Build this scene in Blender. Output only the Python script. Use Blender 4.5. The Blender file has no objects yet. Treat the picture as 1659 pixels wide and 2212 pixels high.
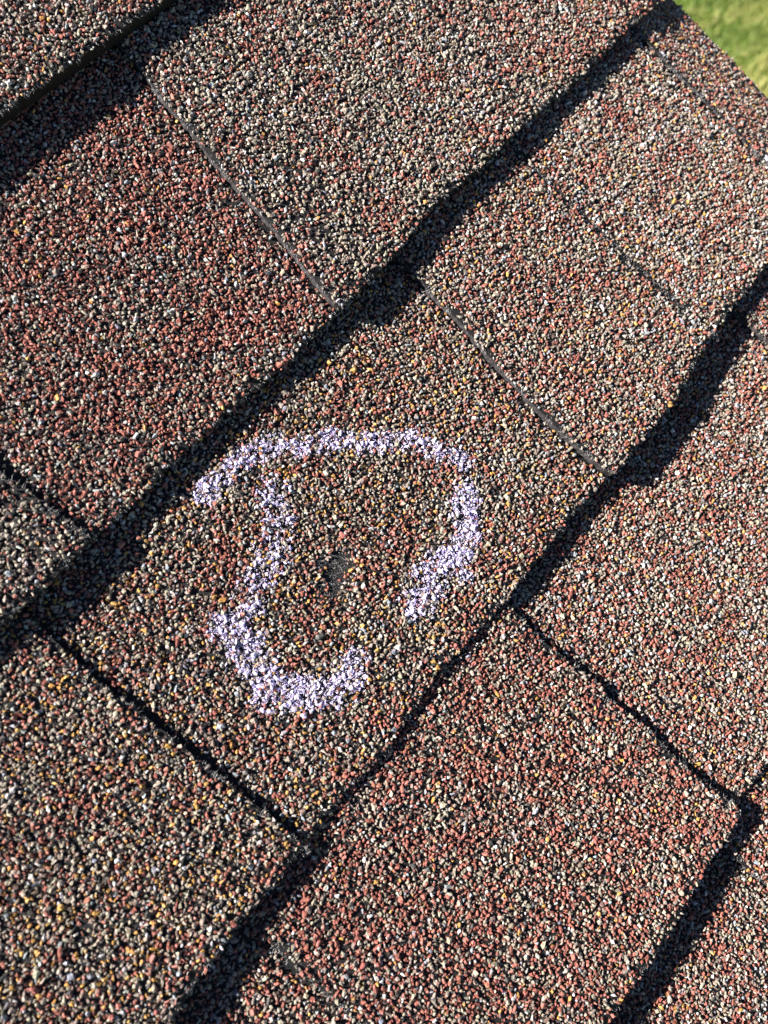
import bpy, math
import numpy as np
from mathutils import Matrix, Vector

# ------------------------------------------------------------------ camera, world, sun, exposure
scene = bpy.context.scene
PITCH = math.radians(25)
ROOF_Z = 3.0
M_ROOF = Matrix.Translation((0, 0, ROOF_Z)) @ Matrix.Rotation(PITCH, 4, 'X')   # roof plane: x along courses, y upslope, z normal
CR = [[0.633475, 0.698883, -0.332072], [-0.714671, 0.692967, 0.09509], [0.296572, 0.177085, 0.938449]]
CC = [0.0, -0.042968, 0.343708]
cam_d = bpy.data.cameras.new('camera'); cam = bpy.data.objects.new('camera', cam_d)
scene.collection.objects.link(cam); scene.camera = cam
m = Matrix([CR[0] + [CC[0]], CR[1] + [CC[1]], CR[2] + [CC[2]], [0, 0, 0, 1]])
cam.matrix_world = M_ROOF @ m
cam_d.sensor_fit = 'VERTICAL'; cam_d.sensor_height = 4.8; cam_d.lens = 4.8 * 1839 / 2212
cam_d.clip_start = 0.01; cam_d.clip_end = 2000
cam_d.dof.use_dof = True; cam_d.dof.focus_distance = 0.375; cam_d.dof.aperture_fstop = 1.3

SUN_EL = math.radians(19.0)
sh = np.array([-16.0, 22.5]); sh = sh / np.linalg.norm(sh)
s_loc = Vector((sh[0] * math.cos(SUN_EL), sh[1] * math.cos(SUN_EL), math.sin(SUN_EL)))
s_w = (M_ROOF.to_3x3() @ s_loc).normalized()
sun_d = bpy.data.lights.new('sun', 'SUN'); sun_d.energy = 5.0; sun_d.angle = math.radians(0.5); sun_d.color = (1.0, 0.94, 0.86)
sun = bpy.data.objects.new('sun', sun_d); scene.collection.objects.link(sun)
sun.rotation_euler = s_w.to_track_quat('Z', 'Y').to_euler()
world = bpy.data.worlds.new('World'); scene.world = world; world.use_nodes = True
wn = world.node_tree.nodes; wl = world.node_tree.links
bg = wn['Background']; sky = wn.new('ShaderNodeTexSky'); sky.sky_type = 'NISHITA'; sky.sun_disc = False
sky.sun_elevation = math.asin(s_w.z); sky.sun_rotation = math.atan2(s_w.x, s_w.y)
wl.new(sky.outputs[0], bg.inputs[0]); bg.inputs[1].default_value = 0.05
sky.air_density = 0.4; sky.dust_density = 0.0; sky.ozone_density = 1.5; sky.altitude = 1500
scene.view_settings.view_transform = 'Standard'; scene.view_settings.look = 'None'
scene.view_settings.gamma = 1; scene.view_settings.use_curve_mapping = False
scene.view_settings.exposure = 1.5
scene.cycles.diffuse_bounces = 2
rng = np.random.default_rng(7)

# ------------------------------------------------------------------ helpers
def link(o, parent=None):
    scene.collection.objects.link(o)
    if parent is not None: o.parent = parent
    return o
def empty(name, loc=(0, 0, 0)):
    o = bpy.data.objects.new(name, None); o.location = loc; o.empty_display_size = 0.05
    return link(o)
def mesh_obj(name, V, F, mat, parent=None, col=None, smooth=False):
    """V (n,3) metres; F (m,k) constant k-gons; col (n,4) point colour"""
    V = np.asarray(V, np.float32); F = np.asarray(F, np.int32)
    me = bpy.data.meshes.new(name); n = len(V); k = F.shape[1]; nf = len(F)
    me.vertices.add(n); me.vertices.foreach_set('co', V.ravel())
    me.loops.add(nf * k); me.loops.foreach_set('vertex_index', F.ravel())
    me.polygons.add(nf); me.polygons.foreach_set('loop_start', np.arange(nf, dtype=np.int32) * k)
    me.update(calc_edges=True)
    me.polygons.foreach_set('use_smooth', np.full(nf, smooth))
    if col is not None:
        a = me.color_attributes.new('tint', 'FLOAT_COLOR', 'POINT')
        a.data.foreach_set('color', np.asarray(col, np.float32).ravel())
    me.materials.append(mat)
    return link(bpy.data.objects.new(name, me), parent)

def material(name, color=(.5, .5, .5), rough=.8, spec=.3):
    m = bpy.data.materials.new(name); m.use_nodes = True
    b = m.node_tree.nodes['Principled BSDF']
    b.inputs['Base Color'].default_value = (*color, 1); b.inputs['Roughness'].default_value = rough
    b.inputs['Specular IOR Level'].default_value = spec
    return m, m.node_tree, b
def nd(nt, t, **kw):
    n = nt.nodes.new(t)
    for k, v in kw.items(): setattr(n, k, v)
    return n
def noise(nt, scale, detail=3, rough=.6, coord='Object'):
    tc = nd(nt, 'ShaderNodeTexCoord'); n = nd(nt, 'ShaderNodeTexNoise')
    n.inputs['Scale'].default_value = scale; n.inputs['Detail'].default_value = detail; n.inputs['Roughness'].default_value = rough
    nt.links.new(tc.outputs[coord], n.inputs['Vector']); return n
def ramp(nt, src, stops):
    r = nd(nt, 'ShaderNodeValToRGB')
    while len(r.color_ramp.elements) < len(stops): r.color_ramp.elements.new(.5)
    for e, (p, c) in zip(r.color_ramp.elements, stops): e.position = p; e.color = (*c, 1)
    nt.links.new(src, r.inputs[0]); return r
def bump(nt, b, src, dist, strength=1):
    bp = nd(nt, 'ShaderNodeBump'); bp.inputs['Distance'].default_value = dist; bp.inputs['Strength'].default_value = strength
    nt.links.new(src, bp.inputs['Height']); nt.links.new(bp.outputs[0], b.inputs['Normal'])

# crushed stone: colour of each granule from its attribute, mottled by fine noise
M_GRAN, nt, b = material('granule_stone', rough=.55, spec=.45)
at = nd(nt, 'ShaderNodeAttribute', attribute_name='tint'); ns = noise(nt, 2600, 3, .7)
mx = nd(nt, 'ShaderNodeMix', data_type='RGBA', blend_type='MULTIPLY'); mx.inputs[0].default_value = 1
rp = ramp(nt, ns.outputs[0], [(.3, (.62, .62, .62)), (.7, (1.3, 1.3, 1.3))])
nt.links.new(at.outputs['Color'], mx.inputs[6]); nt.links.new(rp.outputs[0], mx.inputs[7]); nt.links.new(mx.outputs[2], b.inputs['Base Color'])
bump(nt, b, ns.outputs[0], .00012, .6)
# asphalt between granules
M_ASPH, nt, b = material('asphalt_mat', rough=.6, spec=.4)
ns = noise(nt, 1500, 4, .7)
rp = ramp(nt, ns.outputs[0], [(.35, (.006, .006, .007)), (.6, (.015, .014, .014)), (.8, (.05, .047, .047))])
nt.links.new(rp.outputs[0], b.inputs['Base Color']); bump(nt, b, ns.outputs[0], .0004, .9)
# cut edge of the felt
M_CUT, nt, b = material('cut_felt', rough=.9, spec=.2)
ns = noise(nt, 900, 4, .75)
rp = ramp(nt, ns.outputs[0], [(.3, (.01, .009, .01)), (.55, (.05, .045, .048)), (.75, (.16, .15, .155))])
nt.links.new(rp.outputs[0], b.inputs['Base Color']); bump(nt, b, ns.outputs[0], .0005, .8)
M_FIB, nt, b = material('glass_fibre', (.55, .54, .55), .45, .6)
M_CHALK, nt, b = material('chalk', rough=.95, spec=.1)
ns = noise(nt, 900, 3, .7)
rp = ramp(nt, ns.outputs[0], [(.35, (.50, .42, .90)), (.6, (.88, .83, .98))])  # violet stop paints the tinted shading of the white chalk into its colour
nt.links.new(rp.outputs[0], b.inputs['Base Color']); bump(nt, b, ns.outputs[0], .0002, .6)
M_DECK, nt, b = material('plywood', (.34, .25, .15), .8, .2)
M_RAKE, nt, b = material('rake_paint', (.62, .6, .56), .6, .3)
# shingle field far from the camera: voronoi granules
M_FAR, nt, b = material('far_granules', rough=.8)
tc = nd(nt, 'ShaderNodeTexCoord'); vo = nd(nt, 'ShaderNodeTexVoronoi'); vo.inputs['Scale'].default_value = 520
nt.links.new(tc.outputs['Object'], vo.inputs['Vector'])
sp = nd(nt, 'ShaderNodeSeparateColor'); nt.links.new(vo.outputs['Color'], sp.inputs[0])
rp = ramp(nt, sp.outputs[0], [(0, (.05, .045, .04)), (.3, (.25, .09, .06)), (.5, (.32, .13, .1)), (.7, (.3, .25, .2)), (.93, (.55, .52, .5)), (.97, (.45, .24, .07))])
rp.color_ramp.interpolation = 'CONSTANT'
nt.links.new(rp.outputs[0], b.inputs['Base Color']); bump(nt, b, vo.outputs['Distance'], -.001, .8)

# ------------------------------------------------------------------ ground and lawn
M_GROUND, nt, b = material('lawn_soil', rough=.95, spec=.1)
n1 = noise(nt, .9, 5, .6); 
rp = ramp(nt, n1.outputs[0], [(.35, (.06, .11, .015)), (.52, (.12, .18, .03)), (.68, (.26, .26, .06))])
nt.links.new(rp.outputs[0], b.inputs['Base Color'])
g = mesh_obj('lawn_ground', [(-300, -300, 0), (300, -300, 0), (300, 300, 0), (-300, 300, 0)], [(0, 1, 2, 3)], M_GROUND)
g['kind'] = 'structure'
M_GRASS, nt, b = material('grass_blade', rough=.55, spec=.3)
at = nd(nt, 'ShaderNodeAttribute', attribute_name='tint'); nt.links.new(at.outputs['Color'], b.inputs['Base Color'])
# where does the ray through the top right corner meet the ground?
def hit(px, py):
    d = cam.matrix_world.to_3x3() @ Vector(((px - 829.5) / 1839, -(py - 1106) / 1839, -1)); o = cam.matrix_world.translation
    return o + d * (-o.z / d.z)
h0 = hit(1600, 60)
print('lawn point', h0, 'sun elev', math.degrees(math.asin(s_w.z)))
N = 60000
gx = h0.x + rng.uniform(-1.6, 2.2, N); gy = h0.y + rng.uniform(-1.8, 1.8, N)
pat = .5 + .5 * np.sin(gx * 5.1 + 1.3 * np.sin(gy * 4.0)) * np.sin(gy * 6.3 + 1.1 * np.sin(gx * 3.7))
pat = np.clip(pat + rng.normal(0, .22, N), 0, 1)
a = rng.uniform(0, 2 * np.pi, N); hh = rng.uniform(.025, .06, N); w = rng.uniform(.0025, .005, N); ln = rng.uniform(.2, 1.1, N) * hh; la = rng.uniform(0, 2 * np.pi, N)
V = np.zeros((N, 3, 3)); V[:, 0] = np.stack([gx - np.cos(a) * w, gy - np.sin(a) * w, 0 * gx], 1); V[:, 1] = np.stack([gx + np.cos(a) * w, gy + np.sin(a) * w, 0 * gx], 1)
V[:, 2] = np.stack([gx + np.cos(la) * ln, gy + np.sin(la) * ln, hh], 1)
c0 = np.array([.11, .18, .035]); c1 = np.array([.52, .47, .17])
col = np.ones((N, 3, 4)); col[:, :, :3] = (c0 + (c1 - c0) * pat[:, None])[:, None, :]
gr = mesh_obj('grass', V.reshape(-1, 3), np.arange(3 * N).reshape(-1, 3), M_GRASS, col=col.reshape(-1, 4)); gr['kind'] = 'stuff'
gr['label'] = 'short sunlit lawn grass far below the roof edge'; gr['category'] = 'grass'

# ------------------------------------------------------------------ measured shingle lines, millimetres in the roof plane
T = 3.0; D = 143.0
EDGE = {
 0: [[125.3, 142.7], [162.0, 142.8], [187.9, 142.9], [215.1, 142.9]],
 1: [[-14.4, -1.8], [6.1, -3.0], [30.2, -1.7], [53.2, -2.7], [79.9, -1.4], [105.9, -2.0], [138.4, -4.7], [172.0, -3.3], [211.9, -3.0], [240.5, 1.3], [273.4, -0.9], [321.2, -0.6], [360.0, -2.3], [404.5, -1.4], [431.6, -1.7]],
 2: [[-73.9, -142.9], [-58.1, -139.9], [-32.4, -139.5], [-15.5, -140.3], [6.1, -139.7], [25.8, -140.2], [45.4, -143.0], [86.6, -138.9], [109.5, -141.4], [132.2, -142.5], [151.5, -142.2], [185.0, -141.9], [211.8, -143.9], [238.5, -144.2], [263.8, -144.3], [301.9, -138.8], [328.1, -138.3], [367.2, -138.2]],
 3: [[26.1, -284.3], [48.9, -285.7], [67.6, -286.8], [91.4, -286.1], [111.6, -285.8], [126.3, -287.1], [139.3, -284.9], [163.1, -288.1]]}
J1 = [[189.1, 133.4], [184.8, 115.8], [183.8, 104.1], [182.7, 91.0], [180.1, 81.8], [179.0, 67.2], [177.9, 52.7], [176.0, 37.3], [173.3, 21.2], [170.5, 2.3]]
J2 = [[25.4, 39.7], [27.0, 29.8], [27.7, 19.0], [29.1, 8.8], [29.8, -2.1]]
J3 = [[-5.8, -14.6], [-5.9, -29.6], [-6.3, -41.5], [-4.6, -54.9], [-3.6, -70.2], [-2.7, -86.9], [-1.7, -103.7], [-0.7, -120.7], [-0.4, -138.4]]
J4 = [[213.3, -14.2], [211.4, -26.0], [211.1, -43.8], [208.7, -63.5], [207.6, -79.1], [206.4, -94.8], [206.2, -109.9], [206.8, -125.9], [208.2, -141.3]]
J5 = [[129.8, -151.5], [128.6, -166.7], [130.5, -182.3], [131.9, -198.4], [130.1, -205.5], [132.6, -228.2], [131.2, -249.7], [133.1, -267.4], [134.3, -281.3]]
J6 = [[-34.0, -152.8], [-35.2, -164.5], [-34.6, -174.6], [-34.4, -182.8], [-35.0, -195.3]]
J7 = [[303.0, -26.7], [301.9, -43.5], [302.8, -66.8], [303.7, -92.0], [304.6, -110.8], [306.6, -125.8]]
J9 = [[332.4, -147.5], [335.7, -165.8]]
J10 = [[118.6, -297.7], [118.2, -309.9], [119.5, -321.0]]
CREASE = 413.0; RAKE = 476.0; BEND = math.tan(math.radians(19))

def wob(x, seed, amp, l=23.):
    r = np.random.default_rng(seed); o = 0
    for i in range(5):
        o = o + amp / (1 + .5 * i) * np.sin(x / (l / (1 + .9 * i)) * 2 * np.pi * r.uniform(.7, 1.3) + r.uniform(0, 6.28))
    return o * .5
def edge_y(k, x):
    """butt edge of course k (k=-1 is the course above A)"""
    y0 = 143.0 - 143.0 * k
    if k in EDGE:
        P = np.array(EDGE[k]); P = P[np.argsort(P[:, 0])]
        y = np.interp(x, P[:, 0], P[:, 1])
    else: y = y0 + wob(x, 50 + k, 1.6, 70.)
    return y + wob(x, 90 + k, .3, 11.)
def joint_x(P, y):
    if isinstance(P, (int, float)): return P + wob(y, int(abs(P)) + 3, .6, 40.) + 0 * y
    P = np.array(P); P = P[np.argsort(P[:, 1])]
    return np.interp(y, P[:, 1], P[:, 0]) + wob(y, int(abs(P[0, 0])) + 5, .16, 9.)
def bend(x):
    d = np.clip(x - CREASE + 3, 0, None)
    return -BEND * d * d / (d + 3.5)
def wave(x, y, k):
    return .30 * np.sin(x / 37. + 1.7 * k + .6 * np.sin(y / 29.)) * np.cos(y / 41. + .9 * k) + .10 * np.sin(x / 13. + y / 17. + 2.1 * k)
def z_base(x, y, k):
    """underside level of a shingle of course k"""
    return 2 * T * (286.0 - 143.0 * k - y) / D - T

BRUISE = np.array([(90.5, -78.0, 6.5), (81.5, -81.0, 6.0), (86., -72., 3.)])
def z_top(x, y, pc):
    k = pc['k']; ye = edge_y(k, x); yt = 286.0 - 143.0 * k
    s = np.clip((yt - y) / D, 0, 1)
    r = z_base(x, y, k) + T + (T if pc['high'] else 0) + pc.get('drop', 0) + pc.get('lift', 0) * s + bend(x) + wave(x, y, k) * s
    e = np.clip((y - ye) / 4.0, 0, 1)                       # slightly rounded butt edge
    r = r - .5 * (1 - e) ** 2
    if k == 2 and not pc['high']: r = r - 1.1 * np.exp(-((x - 87) ** 2 + (y + 78) ** 2) / 70.)   # dent of the bruise
    xl = joint_x(pc['xl'], y); xr = joint_x(pc['xr'], y)
    if pc['high']:
        r = r - .22 * (1 - np.clip((x - xl) / 3., 0, 1)) ** 2 - .1 * (1 - np.clip((xr - x) / 3., 0, 1)) ** 2
    return r

# palettes: red, taupe, pale, ochre, blue grey, dark, brown
BASECOL = np.array([[.345, .122, .092], [.36, .305, .245], [.58, .56, .55], [.55, .30, .085], [.31, .335, .375], [.085, .078, .075], [.23, .16, .135]])
PAL = {
 'A': [.20, .46, .10, .05, .05, .07, .07], 'Blow': [.50, .24, .08, .02, .05, .05, .06], 'Bhigh': [.17, .48, .15, .02, .06, .06, .06],
 'Bend': [.27, .42, .14, .03, .05, .04, .08], 'Bleft': [.16, .46, .13, .02, .05, .1, .08], 'Cleft': [.20, .42, .07, .17, .06, .07, .08], 'Clow': [.23, .40, .09, .15, .07, .06, .07],
 'Chigh': [.26, .40, .13, .06, .06, .03, .06], 'Cend': [.22, .42, .2, .05, .05, .02, .04], 'rake': [.26, .36, .12, .07, .05, .06, .08],
 'Dleft': [.30, .38, .10, .05, .05, .05, .07], 'Dhigh': [.44, .32, .08, .03, .03, .04, .06], 'Dlow': [.30, .36, .17, .05, .06, .02, .04],
 'Dend': [.33, .33, .18, .04, .06, .02, .04], 'Elow': [.34, .36, .13, .04, .05, .03, .05], 'Ehigh': [.36, .32, .15, .04, .05, .03, .05]}
X0, X1 = -330., RAKE
PIECES = [
 dict(k=0, xl=X0, xr=-160., high=0, pal='A'), dict(k=0, xl=-160., xr=262., high=1, pal='A', lift=1.8), dict(k=0, xl=262., xr=CREASE, high=0, pal='Bhigh'),
 dict(k=0, xl=CREASE, xr=X1, high=1, pal='rake', drop=-.8),
 dict(k=1, xl=X0, xr=-130., high=0, pal='Blow'), dict(k=1, xl=-130., xr=J2, high=1, pal='Bleft'), dict(k=1, xl=J2, xr=J1, high=0, pal='Blow'), dict(k=1, xl=J1, xr=321., high=1, pal='Bhigh', lift=1.0), dict(k=1, xl=321., xr=CREASE, high=1, pal='Bend', lift=.3, gap=1.2),
 dict(k=1, xl=CREASE, xr=X1, high=1, pal='rake', drop=1.0, lift=-1.0),
 dict(k=2, xl=X0, xr=-190., high=0, pal='Clow'), dict(k=2, xl=-190., xr=J3, high=1, pal='Cleft'), dict(k=2, xl=J3, xr=J4, high=0, pal='Clow'), dict(k=2, xl=J4, xr=J7, high=1, pal='Chigh', lift=1.5),
 dict(k=2, xl=J7, xr=CREASE, high=1, pal='Cend', lift=.9, gap=1.3), dict(k=2, xl=CREASE, xr=X1, high=1, pal='rake', drop=2.2, lift=-.8, gap=2.2),
 dict(k=3, xl=X0, xr=-180., high=1, pal='Dhigh'), dict(k=3, xl=-180., xr=J6, high=0, pal='Dleft'), dict(k=3, xl=J6, xr=J5, high=1, pal='Dhigh', lift=1.3), dict(k=3, xl=J5, xr=J9, high=0, pal='Dlow'),
 dict(k=3, xl=J9, xr=CREASE, high=1, pal='Dend'), dict(k=3, xl=CREASE, xr=X1, high=1, pal='rake', drop=-.8, lift=-.4),
 dict(k=4, xl=X0, xr=-70., high=1, pal='Ehigh'), dict(k=4, xl=-70., xr=J10, high=0, pal='Elow'), dict(k=4, xl=J10, xr=290., high=1, pal='Ehigh'), dict(k=4, xl=290., xr=CREASE, high=0, pal='Elow'),
 dict(k=4, xl=CREASE, xr=X1, high=1, pal='rake', drop=-.8)]
for k in (-1, 5):
    for a_, b_, h_ in ((X0, -120., 0), (-120., 60., 1), (60., 250., 0), (250., X1, 1)):
        PIECES.append(dict(k=k, xl=a_, xr=b_, high=h_, pal='Bhigh' if k < 0 else 'Dhigh', far=1))

# ------------------------------------------------------------------ roof
roof = empty('shingle_roof'); roof.matrix_world = M_ROOF
roof['label'] = 'asphalt shingle roof with red, tan and grey granules in sunlight'; roof['category'] = 'roof'; roof['kind'] = 'thing'
def box(name, x0, x1, y0, y1, z0, z1, mat, parent):
    V = np.array([(x, y, z) for z in (z0, z1) for y in (y0, y1) for x in (x0, x1)]) / 1000
    F = [(0, 2, 3, 1), (4, 5, 7, 6), (0, 1, 5, 4), (2, 6, 7, 3), (0, 4, 6, 2), (1, 3, 7, 5)]
    return mesh_obj(name, V, F, mat, parent)
box('roof_deck', X0 + 5, 408, -560, 420, -34, -16.5, M_DECK, roof)
box('rake_board', 408.2, 440, -560, 420, -160, -18, M_RAKE, roof)

VQ = np.array([(166, 186), (480, 20), (480, -80), (74.5, -358), (-109, -98)], float)   # what the lens sees, in the plane
def inside(x, y, margin):
    ok = np.ones(x.shape, bool); c = VQ.mean(0)
    for i in range(len(VQ)):
        p, q = VQ[i], VQ[(i + 1) % len(VQ)]; n = np.array([-(q - p)[1], (q - p)[0]]); n /= np.linalg.norm(n)
        if n @ (c - p) < 0: n = -n
        ok &= ((x - p[0]) * n[0] + (y - p[1]) * n[1]) > -margin
    return ok

def chips(P, r, h, rng, NS=5, tilt=.62, squash=None):
    """angular crushed-stone chips at P (n,3) mm, radius r, half height h"""
    n = len(P)
    a = (np.arange(NS) / NS * 2 * np.pi)[None, :] + rng.uniform(0, 6.28, (n, 1)) + rng.uniform(-.5, .5, (n, NS))
    rings = []
    for (rr, zz, jr, jz) in ((.78, -.8, .12, .1), (1.0, .12, .3, .34), (.52, .72, .4, .22)):
        rad = rr * (1 + rng.uniform(-jr, jr, (n, NS))); z = zz + rng.uniform(-jz, jz, (n, NS))
        aa = a + (.0 if zz < 0.5 else 1) * rng.uniform(-.4, .4, (n, 1))
        rings.append(np.stack([np.cos(aa) * rad * r[:, None], np.sin(aa) * rad * r[:, None], z * h[:, None]], -1))
    V = np.concatenate(rings, 1)
    el = rng.uniform(.48, 1.0, n); V[:, :, 1] *= el[:, None]; V[:, :, 0] /= np.sqrt(el)[:, None]
    az = rng.uniform(0, 6.28, n); ca, sa = np.cos(az)[:, None], np.sin(az)[:, None]
    x = V[:, :, 0] * ca - V[:, :, 1] * sa; y = V[:, :, 0] * sa + V[:, :, 1] * ca; V[:, :, 0] = x; V[:, :, 1] = y
    tx = rng.normal(0, tilt, n)[:, None]; y = V[:, :, 1] * np.cos(tx) - V[:, :, 2] * np.sin(tx); z = V[:, :, 1] * np.sin(tx) + V[:, :, 2] * np.cos(tx); V[:, :, 1] = y; V[:, :, 2] = z
    ty = rng.normal(0, tilt, n)[:, None]; x = V[:, :, 0] * np.cos(ty) + V[:, :, 2] * np.sin(ty); z = -V[:, :, 0] * np.sin(ty) + V[:, :, 2] * np.cos(ty); V[:, :, 0] = x; V[:, :, 2] = z
    V = V + P[:, None, :]
    F = []
    for k in range(2):
        for i in range(NS):
            j = (i + 1) % NS; A, B, C_, D_ = k * NS + i, k * NS + j, (k + 1) * NS + j, (k + 1) * NS + i
            F += [(A, B, C_), (A, C_, D_)]
    for i in range(1, NS - 1): F.append((2 * NS, 2 * NS + i, 2 * NS + i + 1))
    F = np.array(F); F = (F[None] + (np.arange(n) * 3 * NS)[:, None, None]).reshape(-1, 3)
    return V.reshape(-1, 3), F

# chalk strokes: polylines in the roof plane (mm), half width, coverage
CH = {
 'top': ([[71.9, -20.8], [76.7, -17.4], [83.0, -19.0], [91.3, -19.0], [97.3, -20.1], [103.9, -22.9], [110.5, -25.8], [114.7, -32.3], [121.4, -37.7], [127.7, -40.1], [134.0, -47.4], [137.1, -51.7], [145.5, -58.6], [153.4, -63.7], [155.9, -71.2], [158.5, -77.6], [162.4, -84.0], [163.0, -88.4]], 4.3, .8),
 'left': ([[94.0, -38.1], [89.9, -42.5], [88.6, -46.0], [82.8, -50.3], [77.0, -54.0], [71.8, -56.5], [64.2, -58.6], [60.2, -59.0], [55.0, -61.3]], 6.6, .50),
 'bottom': ([[39.8, -62.0], [42.6, -66.8], [41.5, -72.4], [37.9, -74.2], [37.1, -79.1], [37.3, -85], [33.6, -88.9], [31.9, -91.1], [38.1, -97.8], [41.7, -103.1], [46.5, -107.5], [50.9, -111.2], [55.3, -112.7], [60.5, -111.4], [64.5, -111.2]], 6.6, .9),
 'right': ([[151.8, -99.0], [149.0, -102.5], [143.6, -104.6], [140.8, -109.4], [136.1, -112.1], [131.5, -113.6], [125.7, -111.3], [119.3, -109.6], [112.3, -109.7], [108.5, -114.0], [103.3, -113.3], [99.8, -113.1]], 6.2, .9),
 'barb': ([[127.7, -111.3], [125.5, -116.2], [124.7, -121.6]], 3.4, .85)}
def stroke_cov(x, y, P, hw):
    P = np.array(P); best = np.full(x.shape, 1e9)
    for i in range(len(P) - 1):
        p, q = P[i], P[i + 1]; d = q - p; L = d @ d
        t = np.clip(((x - p[0]) * d[0] + (y - p[1]) * d[1]) / L, 0, 1)
        best = np.minimum(best, np.hypot(x - p[0] - t * d[0], y - p[1] - t * d[1]))
    return np.clip(1.25 - best / hw, 0, 1)
BRUISE = np.array([(90.5, -78.0, 6.5), (81.5, -81.0, 6.0), (86., -72., 3.)])
chalk_bits = {n: [] for n in CH}

def strands(P, dirs, L, w, rng, lift=.25):
    """thin curved fibres: two-segment ribbons as triangles; P, dirs (n,3) mm"""
    n = len(P); side = np.stack([-dirs[:, 1], dirs[:, 0], 0 * L], 1) * w[:, None]
    mid = P + dirs * (L * .5)[:, None] + rng.normal(0, .14, (n, 3)); tip = P + dirs * L[:, None] + rng.normal(0, .3, (n, 3)); tip[:, 2] -= L * lift
    up = np.zeros((n, 3)); up[:, 2] = w
    V = np.stack([P - side, P + side, P + up, mid - side * .8, mid + side * .8, mid + up * .8, tip], 1)
    F = [(0, 1, 4), (0, 4, 3), (1, 2, 5), (1, 5, 4), (2, 0, 3), (2, 3, 5), (3, 4, 6), (4, 5, 6), (5, 3, 6)]
    F = (np.array(F)[None] + (np.arange(n) * 7)[:, None, None]).reshape(-1, 3)
    return V.reshape(-1, 3), F

def patchy(x, y, s, seed):
    r = np.random.default_rng(seed); o = 0
    for i in range(6):
        a = r.uniform(0, 6.28); f = r.uniform(.6, 1.8) / s
        o = o + np.sin((x * np.cos(a) + y * np.sin(a)) * f * 6.28 + r.uniform(0, 6.28))
    return o / 6 ** .5

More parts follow.
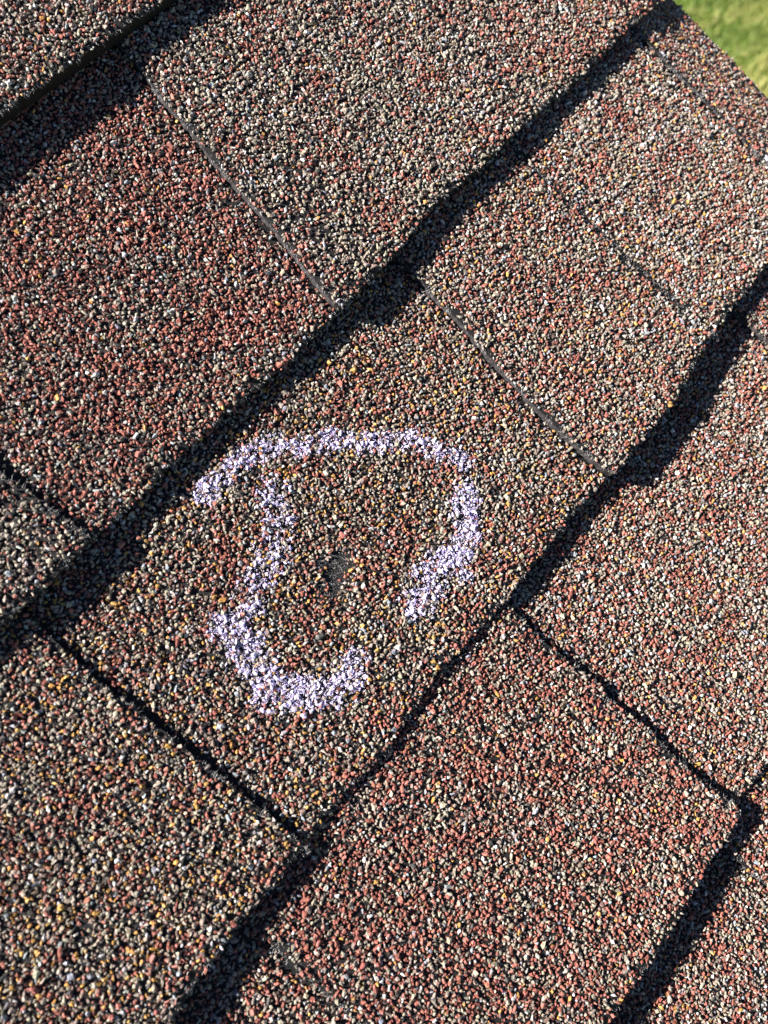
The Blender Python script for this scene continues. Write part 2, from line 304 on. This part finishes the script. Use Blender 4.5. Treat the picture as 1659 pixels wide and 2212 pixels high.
n_gran = 0
for ip, pc in enumerate(PIECES):
    k = pc['k']; yt = 286. - 143. * k; yb = yt - 143.
    ym = (yt + yb) / 2; wid = float(joint_x(pc['xr'], np.array(ym)) - joint_x(pc['xl'], np.array(ym)))
    nu = max(6, int(wid / (8 if pc.get('far') else 2.2))); nv = 14 if pc.get('far') else 70
    u, s = np.meshgrid(np.linspace(0, 1, nu + 1), np.linspace(0, 1, nv + 1)); top = yt + 42.
    x = np.zeros_like(u) + joint_x(pc['xl'], np.array(ym)) + u * wid
    for _ in range(4):
        ye = edge_y(k, x); y = top + s * (ye - top)
        xl = joint_x(pc['xl'], y); xr = joint_x(pc['xr'], y); x = xl + .12 + u * (xr - xl - .24)
    zt = z_top(x, y, pc)
    zb = z_base(x, y, k) + bend(x) + .15 + wave(x, y, k) * np.clip((yt - y) / D, 0, 1)
    n1 = (nu + 1) * (nv + 1); Vt = np.stack([x, y, zt], -1).reshape(-1, 3); Vb = np.stack([x, y, zb], -1).reshape(-1, 3)
    idx = np.arange(n1).reshape(nv + 1, nu + 1)
    q = np.stack([idx[1:, :-1], idx[1:, 1:], idx[:-1, 1:], idx[:-1, :-1]], -1).reshape(-1, 4)
    F = [q, q[:, ::-1] + n1]
    # rim with a ragged middle row
    loop = np.concatenate([idx[0, :], idx[1:, -1], idx[-1, -2::-1], idx[-2:0:-1, 0]])
    lp2 = np.roll(loop, -1); nl = len(loop)
    mid = (Vt[loop] + Vb[loop]) / 2 + np.column_stack([rng.normal(0, .22, (nl, 2)), rng.normal(0, .15, nl)])
    mi = 2 * n1 + np.arange(nl); mi2 = np.roll(mi, -1)
    F.append(np.stack([loop, lp2, mi2, mi], 1)); F.append(np.stack([mi, mi2, lp2 + n1, loop + n1], 1))
    V = np.concatenate([Vt, Vb, mid]) / 1000
    sh_o = mesh_obj('shingle', V, np.concatenate(F), M_FAR if pc.get('far') else M_ASPH, roof)
    sh_o.data.materials.append(M_CUT)
    if not pc.get('far'):
        mats = np.zeros(len(sh_o.data.polygons), np.int32); rim = np.ones(nl, np.int32); rim[nu + 1 + nv - 1: nu + 1 + nv + nu] = 0; mats[2 * len(q):] = np.concatenate([rim, rim])  # butt face takes near-black asphalt: its shade is put into the colour
        sh_o.data.polygons.foreach_set('material_index', mats)
    if pc.get('far'): continue
    # ---- granules
    x0, x1 = x.min(), x.max()
    GV, GF, GC, off = [], [], [], 0
    for (step, rmin, rmax, keep, dz, NS) in ((1.72, .54, 1.14, .93, .32, 5), (2.5, .60, 1.28, .5, .60, 4), (1.4, .26, .52, .6, .08, 4), (3.1, 1.1, 1.55, .15, .45, 5)):
        gx, gy = np.meshgrid(np.arange(x0 - 1, x1 + 1, step), np.arange(yb - 6, yt + 5, step * .88))
        gx = gx + (np.arange(gx.shape[0]) % 2)[:, None] * step / 2
        gx = (gx + rng.normal(0, step * .24, gx.shape)).ravel(); gy = (gy + rng.normal(0, step * .24, gy.shape)).ravel()
        ok = inside(gx, gy, 32) & (rng.random(len(gx)) < keep)
        gx, gy = gx[ok], gy[ok]
        ye = edge_y(k, gx); xl = joint_x(pc['xl'], gy); xr = joint_x(pc['xr'], gy)
        db = gy - ye; dl = gx - xl; dr = xr - gx
        yup = edge_y(k - 1, gx)
        ok = (db > -.1) & (dl > .1) & (dr > .1) & (gy < yup + 5)
        dm = np.minimum(db, np.minimum(dl, dr))
        # bare asphalt along cut edges and in thin spots
        thin = patchy(gx, gy, 26., 11 + ip)
        pk = np.where(dm < 2.2, np.where(pc['high'], .50, .62) + .25 * thin, 1.0)
        pk = np.where((dm >= 2.2) & (dm < 5), .85 + .1 * thin, pk)
        pk = np.where(thin > 1.75, pk * .55, pk)
        clump = patchy(gx, gy, 5.0, 131 + ip); pk = np.where(clump > 1.2, pk * .4, pk)
        if pc.get('gap'): pk = np.where(dl < pc['gap'], pk * .12, pk)
        if not pc['high']: pk = np.where(dl < 1.6, pk * .1, pk)
        if pc['pal'] == 'rake': pk = np.where(dl < 1.2 + .9 * np.sin(gy / 9.), pk * .3, pk)
        if pc['pal'] == 'Bhigh' and k == 1:                   # worn lower corner of the big tab
            wz = np.exp(-((gx - 195) ** 2 / 18. ** 2 + (gy - 32) ** 2 / 30. ** 2)); pk = pk * (1 - .38 * wz)
        if pc['pal'] == 'Bleft': pk = pk * .8
        if pc['pal'] == 'Clow':
            for bx, by, br in BRUISE: pk = np.where(np.hypot(gx - bx, gy - by) < br * .85, pk * .16, pk)
        ok &= rng.random(len(gx)) < pk
        gx, gy = gx[ok], gy[ok]; n = len(gx)
        if n == 0: continue
        r = rmin + (rmax - rmin) * rng.beta(1.6, 2.2, n); h = r * rng.uniform(.42, .92, n)
        z = z_top(gx, gy, pc) + dz + h * .35 + rng.normal(0, .12, n) + .24 * patchy(gx, gy, 5.0, 171 + ip)
        p = np.array(PAL[pc['pal']]); p = p * np.array([1.1, 1.1, .55, .75, .8, .7, 1.9]); p = p / p.sum()
        # colour drifts a little over the shingle
        drift = patchy(gx, gy, 45., 31 + ip)
        cid = rng.choice(7, n, p=p)
        sw = (rng.random(n) < .22 * np.abs(drift)); cid[sw] = np.where(drift[sw] > 0, 0, 1)
        c = BASECOL[cid] * (.58 + .72 * rng.beta(2.2, 2.2, (n, 1))) * rng.uniform(.93, 1.07, (n, 3))
        if pc['pal'] in ('Clow', 'Clow'):
            for name, (P, hw, cov) in CH.items():
                kk = stroke_cov(gx, gy, P, hw); gap = patchy(gx, gy, 5.5, 77)
                hitm = rng.random(n) < np.clip(kk * 1.6, 0, 1) * cov * np.clip(.85 + .6 * gap, .05, 1.15) * np.where(r > .5, 1, .55)
                if hitm.any(): chalk_bits[name].append((gx[hitm], gy[hitm], z[hitm], r[hitm], h[hitm]))
        V, F = chips(np.stack([gx, gy, z], 1), r, h, rng, NS=NS)
        GV.append(V); GF.append(F + off); off += len(V); GC.append(np.repeat(np.column_stack([c, np.ones(n)]), 3 * NS, 0)); n_gran += n
    if GV:
        o = mesh_obj('granules', np.concatenate(GV) / 1000, np.concatenate(GF), M_GRAN, sh_o, np.concatenate(GC)); o['kind'] = 'stuff'
    # ---- fibres and grit along the exposed rims
    segs = []
    xs = np.arange(x0, x1, .22); segs.append(np.stack([xs, edge_y(k, xs), 0 * xs, -1 + 0 * xs], 1))
    if pc['high']:
        ys = np.arange(yb, yt, .22)
        segs.append(np.stack([joint_x(pc['xl'], ys), ys, -1 + 0 * ys, 0 * ys], 1)); segs.append(np.stack([joint_x(pc['xr'], ys), ys, 1 + 0 * ys, 0 * ys], 1))
    S = np.concatenate(segs); S = S[inside(S[:, 0], S[:, 1], 5)]
    if len(S):
        xl = joint_x(pc['xl'], S[:, 1]); xr = joint_x(pc['xr'], S[:, 1]); S = S[(S[:, 0] > xl - .5) & (S[:, 0] < xr + .5)]
    if len(S) > 20:
        S = np.repeat(S, 3, 0)
        pt = patchy(S[:, 0], S[:, 1], 9., 5 + ip)
        S = S[rng.random(len(S)) < np.clip(.08 + .24 * pt, .03, .7)]
        n = len(S); inn = rng.uniform(0, 2.0, n); tang = rng.normal(0, .9, n)
        px = S[:, 0] - S[:, 2] * inn + S[:, 3] * tang; py = S[:, 1] - S[:, 3] * inn + S[:, 2] * tang
        ang = rng.normal(0, .55, n); dx = S[:, 2] * np.cos(ang) - S[:, 3] * np.sin(ang); dy = S[:, 2] * np.sin(ang) + S[:, 3] * np.cos(ang)
        pz = z_top(np.clip(px, x0 + .3, x1 - .3), py, pc) + rng.uniform(-.2, .5, n)
        V, F = strands(np.stack([px, py, pz], 1), np.stack([dx, dy, rng.uniform(-.5, .2, n)], 1), rng.uniform(.7, 2.3, n), rng.uniform(.03, .06, n), rng)
        o = mesh_obj('felt_fibres', V / 1000, F, M_FIB, sh_o); o['kind'] = 'stuff'
        S2 = S[::2]; n = len(S2); inn = rng.uniform(.1, 3.2, n)
        px = S2[:, 0] - S2[:, 2] * inn + S2[:, 3] * rng.normal(0, .5, n); py = S2[:, 1] - S2[:, 3] * inn + S2[:, 2] * rng.normal(0, .5, n)
        r = rng.uniform(.12, .3, n); V, F = chips(np.stack([px, py, z_top(px, py, pc) + .12], 1), r, r * .8, rng)
        cc = np.repeat(np.column_stack([np.full((n, 3), .16) * rng.uniform(.4, 1.8, (n, 1)), np.ones(n)]), 15, 0)
        o = mesh_obj('grit', V / 1000, F, M_GRAN, sh_o, cc); o['kind'] = 'stuff'
    if pc['pal'] == 'Clow' and ip < 14 and pc['xl'] is J3:
        pc_c = pc
        # glass fibres and grit laid bare in the bruise
        n = 48; b_i = rng.integers(0, 3, n); px = BRUISE[b_i, 0] + rng.normal(0, 1, n) * BRUISE[b_i, 2] * .42; py = BRUISE[b_i, 1] + rng.normal(0, 1, n) * BRUISE[b_i, 2] * .42
        a = rng.normal(-.78, .45, n) + np.pi * rng.integers(0, 2, n)
        V, F = strands(np.stack([px, py, z_top(px, py, pc) + rng.uniform(.2, .7, n)], 1), np.stack([np.cos(a), np.sin(a), rng.normal(0, .12, n)], 1), rng.uniform(1.5, 4.5, n), rng.uniform(.02, .045, n), rng, .02)
        o = mesh_obj('bruise_fibres', V / 1000, F, M_FIB, sh_o); o['kind'] = 'stuff'
        n = 420; b_i = rng.integers(0, 3, n); px = BRUISE[b_i, 0] + rng.normal(0, 1, n) * BRUISE[b_i, 2] * .5; py = BRUISE[b_i, 1] + rng.normal(0, 1, n) * BRUISE[b_i, 2] * .5
        r = rng.uniform(.1, .28, n); V, F = chips(np.stack([px, py, z_top(px, py, pc) + .15], 1), r, r * .8, rng)
        cc = np.repeat(np.column_stack([np.full((n, 3), .12) * rng.uniform(.3, 1.8, (n, 1)), np.ones(n)]), 15, 0)
        o = mesh_obj('bruise_grit', V / 1000, F, M_GRAN, sh_o, cc); o['kind'] = 'stuff'

# ------------------------------------------------------------------ chalk circle, rubbed onto the granule tops
chalk = empty('chalk_circle'); chalk.matrix_world = M_ROOF @ Matrix.Translation((.098, -.07, .004))
chalk['label'] = 'broken lavender white chalk circle drawn around a bruise in the shingle'; chalk['category'] = 'chalk mark'
co = np.array([98., -70., 4.])
for name, L in chalk_bits.items():
    A = [np.concatenate(t_) for t_ in zip(*L)]
    gx, gy, z, r, h = A
    V1, F1 = chips(np.stack([gx, gy, z + h * .38], 1), r * 1.02, h * .85, rng, tilt=.4)
    # crumbs of chalk dust beside the coated granules
    n = len(gx) * 8; i = rng.integers(0, len(gx), n)
    px = gx[i] + rng.normal(0, .9, n); py = gy[i] + rng.normal(0, .9, n); r2 = rng.uniform(.08, .30, n)
    V2, F2 = chips(np.stack([px, py, z_top(px, py, pc_c) + rng.uniform(.3, 1.35, n)], 1), r2, r2 * .6, rng)
    o = mesh_obj('chalk_stroke', (np.concatenate([V1, V2]) - co) / 1000, np.concatenate([F1, F2 + len(V1)]), M_CHALK, chalk)
print('granules', n_gran)
